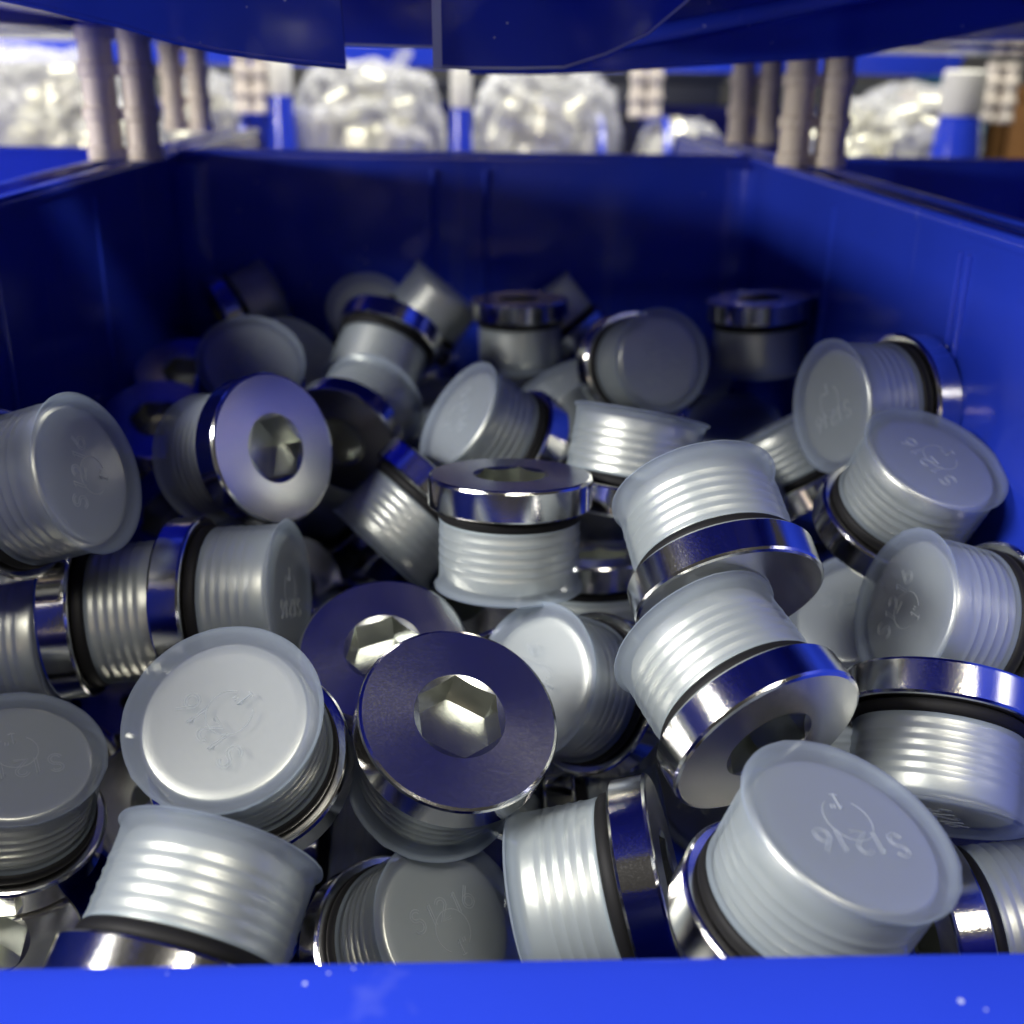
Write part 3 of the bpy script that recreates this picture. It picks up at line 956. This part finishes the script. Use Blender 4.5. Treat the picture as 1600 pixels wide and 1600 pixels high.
def bag(x, y, z, sx, sy, sz, label, seed, neck=None, tint=(0.86, 0.87, 0.88)):
    t = empty("parts_bag", (x, y, z), label, "bag", "plastic bags of parts in the bins behind")
    r2 = random.Random(seed)
    bm = bmesh.new()
    bmesh.ops.create_icosphere(bm, subdivisions=5, radius=1.0)
    ks = [(Vector((r2.gauss(0, 1), r2.gauss(0, 1), r2.gauss(0, 1))) * r2.uniform(3, 9), r2.uniform(0, 6), r2.uniform(0.012, 0.05)) for _ in range(16)]
    for v in bm.verts:
        n = v.co.normalized()
        d = 1 + sum(abs(math.sin(n.dot(k) + ph)) * a - a * 0.5 for k, ph, a in ks)
        p = Vector([math.copysign(abs(c) ** 0.72, c) for c in n]) * d
        p.z = p.z if p.z > -0.75 else -0.75 + (p.z + 0.75) * 0.2
        v.co = Vector((p.x * sx, p.y * sy, (p.z + 0.75) * sz))
    film = mesh_obj("film", from_bm(bm, "bag_film", M_FILM, 25), None, t)
    if neck:
        bm = bmesh.new()
        pts = [Vector(neck[0]).lerp(Vector(neck[1]), i / 6) for i in range(7)]
        tube(bm, pts, 0.006, 8)
        for v in bm.verts:
            v.co += Vector((r2.uniform(-1, 1), r2.uniform(-1, 1), r2.uniform(-1, 1))) * 0.0016
        mesh_obj("twisted_neck", from_bm(bm, "bag_neck", M_FILM, 40), None, t)
    bm = bmesh.new()
    for _ in range(34):
        for _try in range(30):
            q = Vector((r2.uniform(-1, 1), r2.uniform(-1, 1), r2.uniform(-0.6, 1)))
            if q.length < 0.78:
                break
        m = Matrix.Translation((q.x * sx, q.y * sy, (q.z + 0.75) * sz)) @ Matrix.Rotation(r2.uniform(0, 3), 4, (r2.random(), r2.random(), r2.random() + 0.1))
        bmesh.ops.create_cone(bm, cap_ends=True, segments=14, radius1=0.015, radius2=0.013, depth=0.018, matrix=m)
    c = mesh_obj("contents", from_bm(bm, "bag_contents", M_PART, 40), None, t)
    c["kind"] = "stuff"
    return t


bag(-0.088, 1.03, 0.095, 0.062, 0.050, 0.064, "big white bag with a twisted neck, left of the middle behind the bin", 1, ((0.012, 0, 0.092), (0.036, -0.01, 0.125)))
bag(0.068, 1.03, 0.095, 0.060, 0.050, 0.064, "big pinkish white bag right of the middle behind the bin", 2)
bag(-0.355, 1.03, 0.095, 0.060, 0.050, 0.066, "bag of yellowish parts at the far left edge", 3)
bag(-0.226, 1.03, 0.110, 0.030, 0.040, 0.050, "small bright bag between the left columns", 4)
bag(0.395, 1.03, 0.095, 0.052, 0.050, 0.058, "small white bag right of the right rim columns", 5)

bag(-0.290, 1.00, 0.110, 0.034, 0.034, 0.036, "low grey bag in front of the yellowish bag at the far left", 6)
bag(0.185, 1.02, 0.110, 0.034, 0.034, 0.032, "low white bag right of the small blurred columns", 7)
bag(0.335, 1.00, 0.115, 0.036, 0.034, 0.040, "rounded bag leaning on the small white bag at the right", 8)

# corner pillars of the far bins, each with a white post stub
def pillar(x, y, z0, w, h, hw, label):
    t = empty("corner_pillar", (x, y, z0), label, "pillar", "white topped blue pillars behind the bin")
    bm = bmesh.new()
    lathe(bm, [(0, 0), (w * 1.15, 0), (w * 0.9, h * 0.6), (w * 0.75, h), (0, h)], 24)
    mesh_obj("sleeve", from_bm(bm, "pillar_sleeve", M_BIN, 40), None, t)
    bm = bmesh.new()
    lathe(bm, [(0, h), (w * 0.72, h + 0.0004), (w * 0.8, h + 0.006), (w * 0.8, h + hw - 0.002), (w * 0.7, h + hw), (0, h + hw)], 24)
    mesh_obj("post_top", from_bm(bm, "pillar_top", M_WHITE, 40), None, t)


pillar(-0.155, 0.985, 0.095, 0.012, 0.088, 0.030, "blue pillar with white top between dark columns and big white bag")
pillar(-0.0065, 0.985, 0.095, 0.011, 0.080, 0.032, "blue pillar with white top between the two big bags")
pillar(0.412, 0.975, 0.095, 0.022, 0.080, 0.036, "wide blue pillar with white top right of the small white bag")

# far shelf across the other aisle
bm = bmesh.new()
box(bm, -2.4, 2.4, 2.9, 2.93, -0.6, 1.4)
fw_ = mesh_obj("far_wall", from_bm(bm, "far_wall", M_BOARD))
fw_["kind"] = "structure"


def crate(x, y, z, w, h, mat, label):
    t = empty("crate", (x, y, z), label, "crate", "crates on the shelf across the aisle")
    bm = bmesh.new()
    box(bm, -w / 2, w / 2, -0.08, 0.08, 0, h, 0.006)
    mesh_obj("body", from_bm(bm, "crate_body", mat), None, t)
    bm = bmesh.new()
    box(bm, -w / 2 - 0.006, w / 2 + 0.006, -0.087, 0.087, h - 0.02, h + 0.004, 0.003)
    mesh_obj("rim", from_bm(bm, "crate_rim", mat), None, t)


bm = bmesh.new()
box(bm, -1.6, 1.6, 1.9, 2.3, -0.06, -0.03, 0.002)
sh2 = mesh_obj("far_shelf", from_bm(bm, "far_shelf", M_BOARD))
sh2["kind"] = "structure"
for (x, w, h, mt, lab) in ((0.30, 0.26, 0.24, M_DARK, "dark navy crate far behind the shaded right columns"),
                           (0.62, 0.22, 0.22, M_GREY, "grey crate across the aisle right of the right rim columns"),
                           (0.775, 0.07, 0.21, M_ORANGE, "brown carton across the aisle at the right"),
                           (0.86, 0.07, 0.24, M_CYAN, "cyan crate across the aisle beside the brown carton"),
                           (1.02, 0.18, 0.22, M_ORANGE, "brown carton at the far right edge across the aisle"),
                           (-0.10, 0.30, 0.22, M_DARK, "dark navy crate across the aisle behind the big white bags"),
                           (-0.60, 0.40, 0.24, M_GREY, "grey crate across the aisle behind the yellowish bag")):
    crate(x, 2.08, -0.03, w, h, mt, lab)
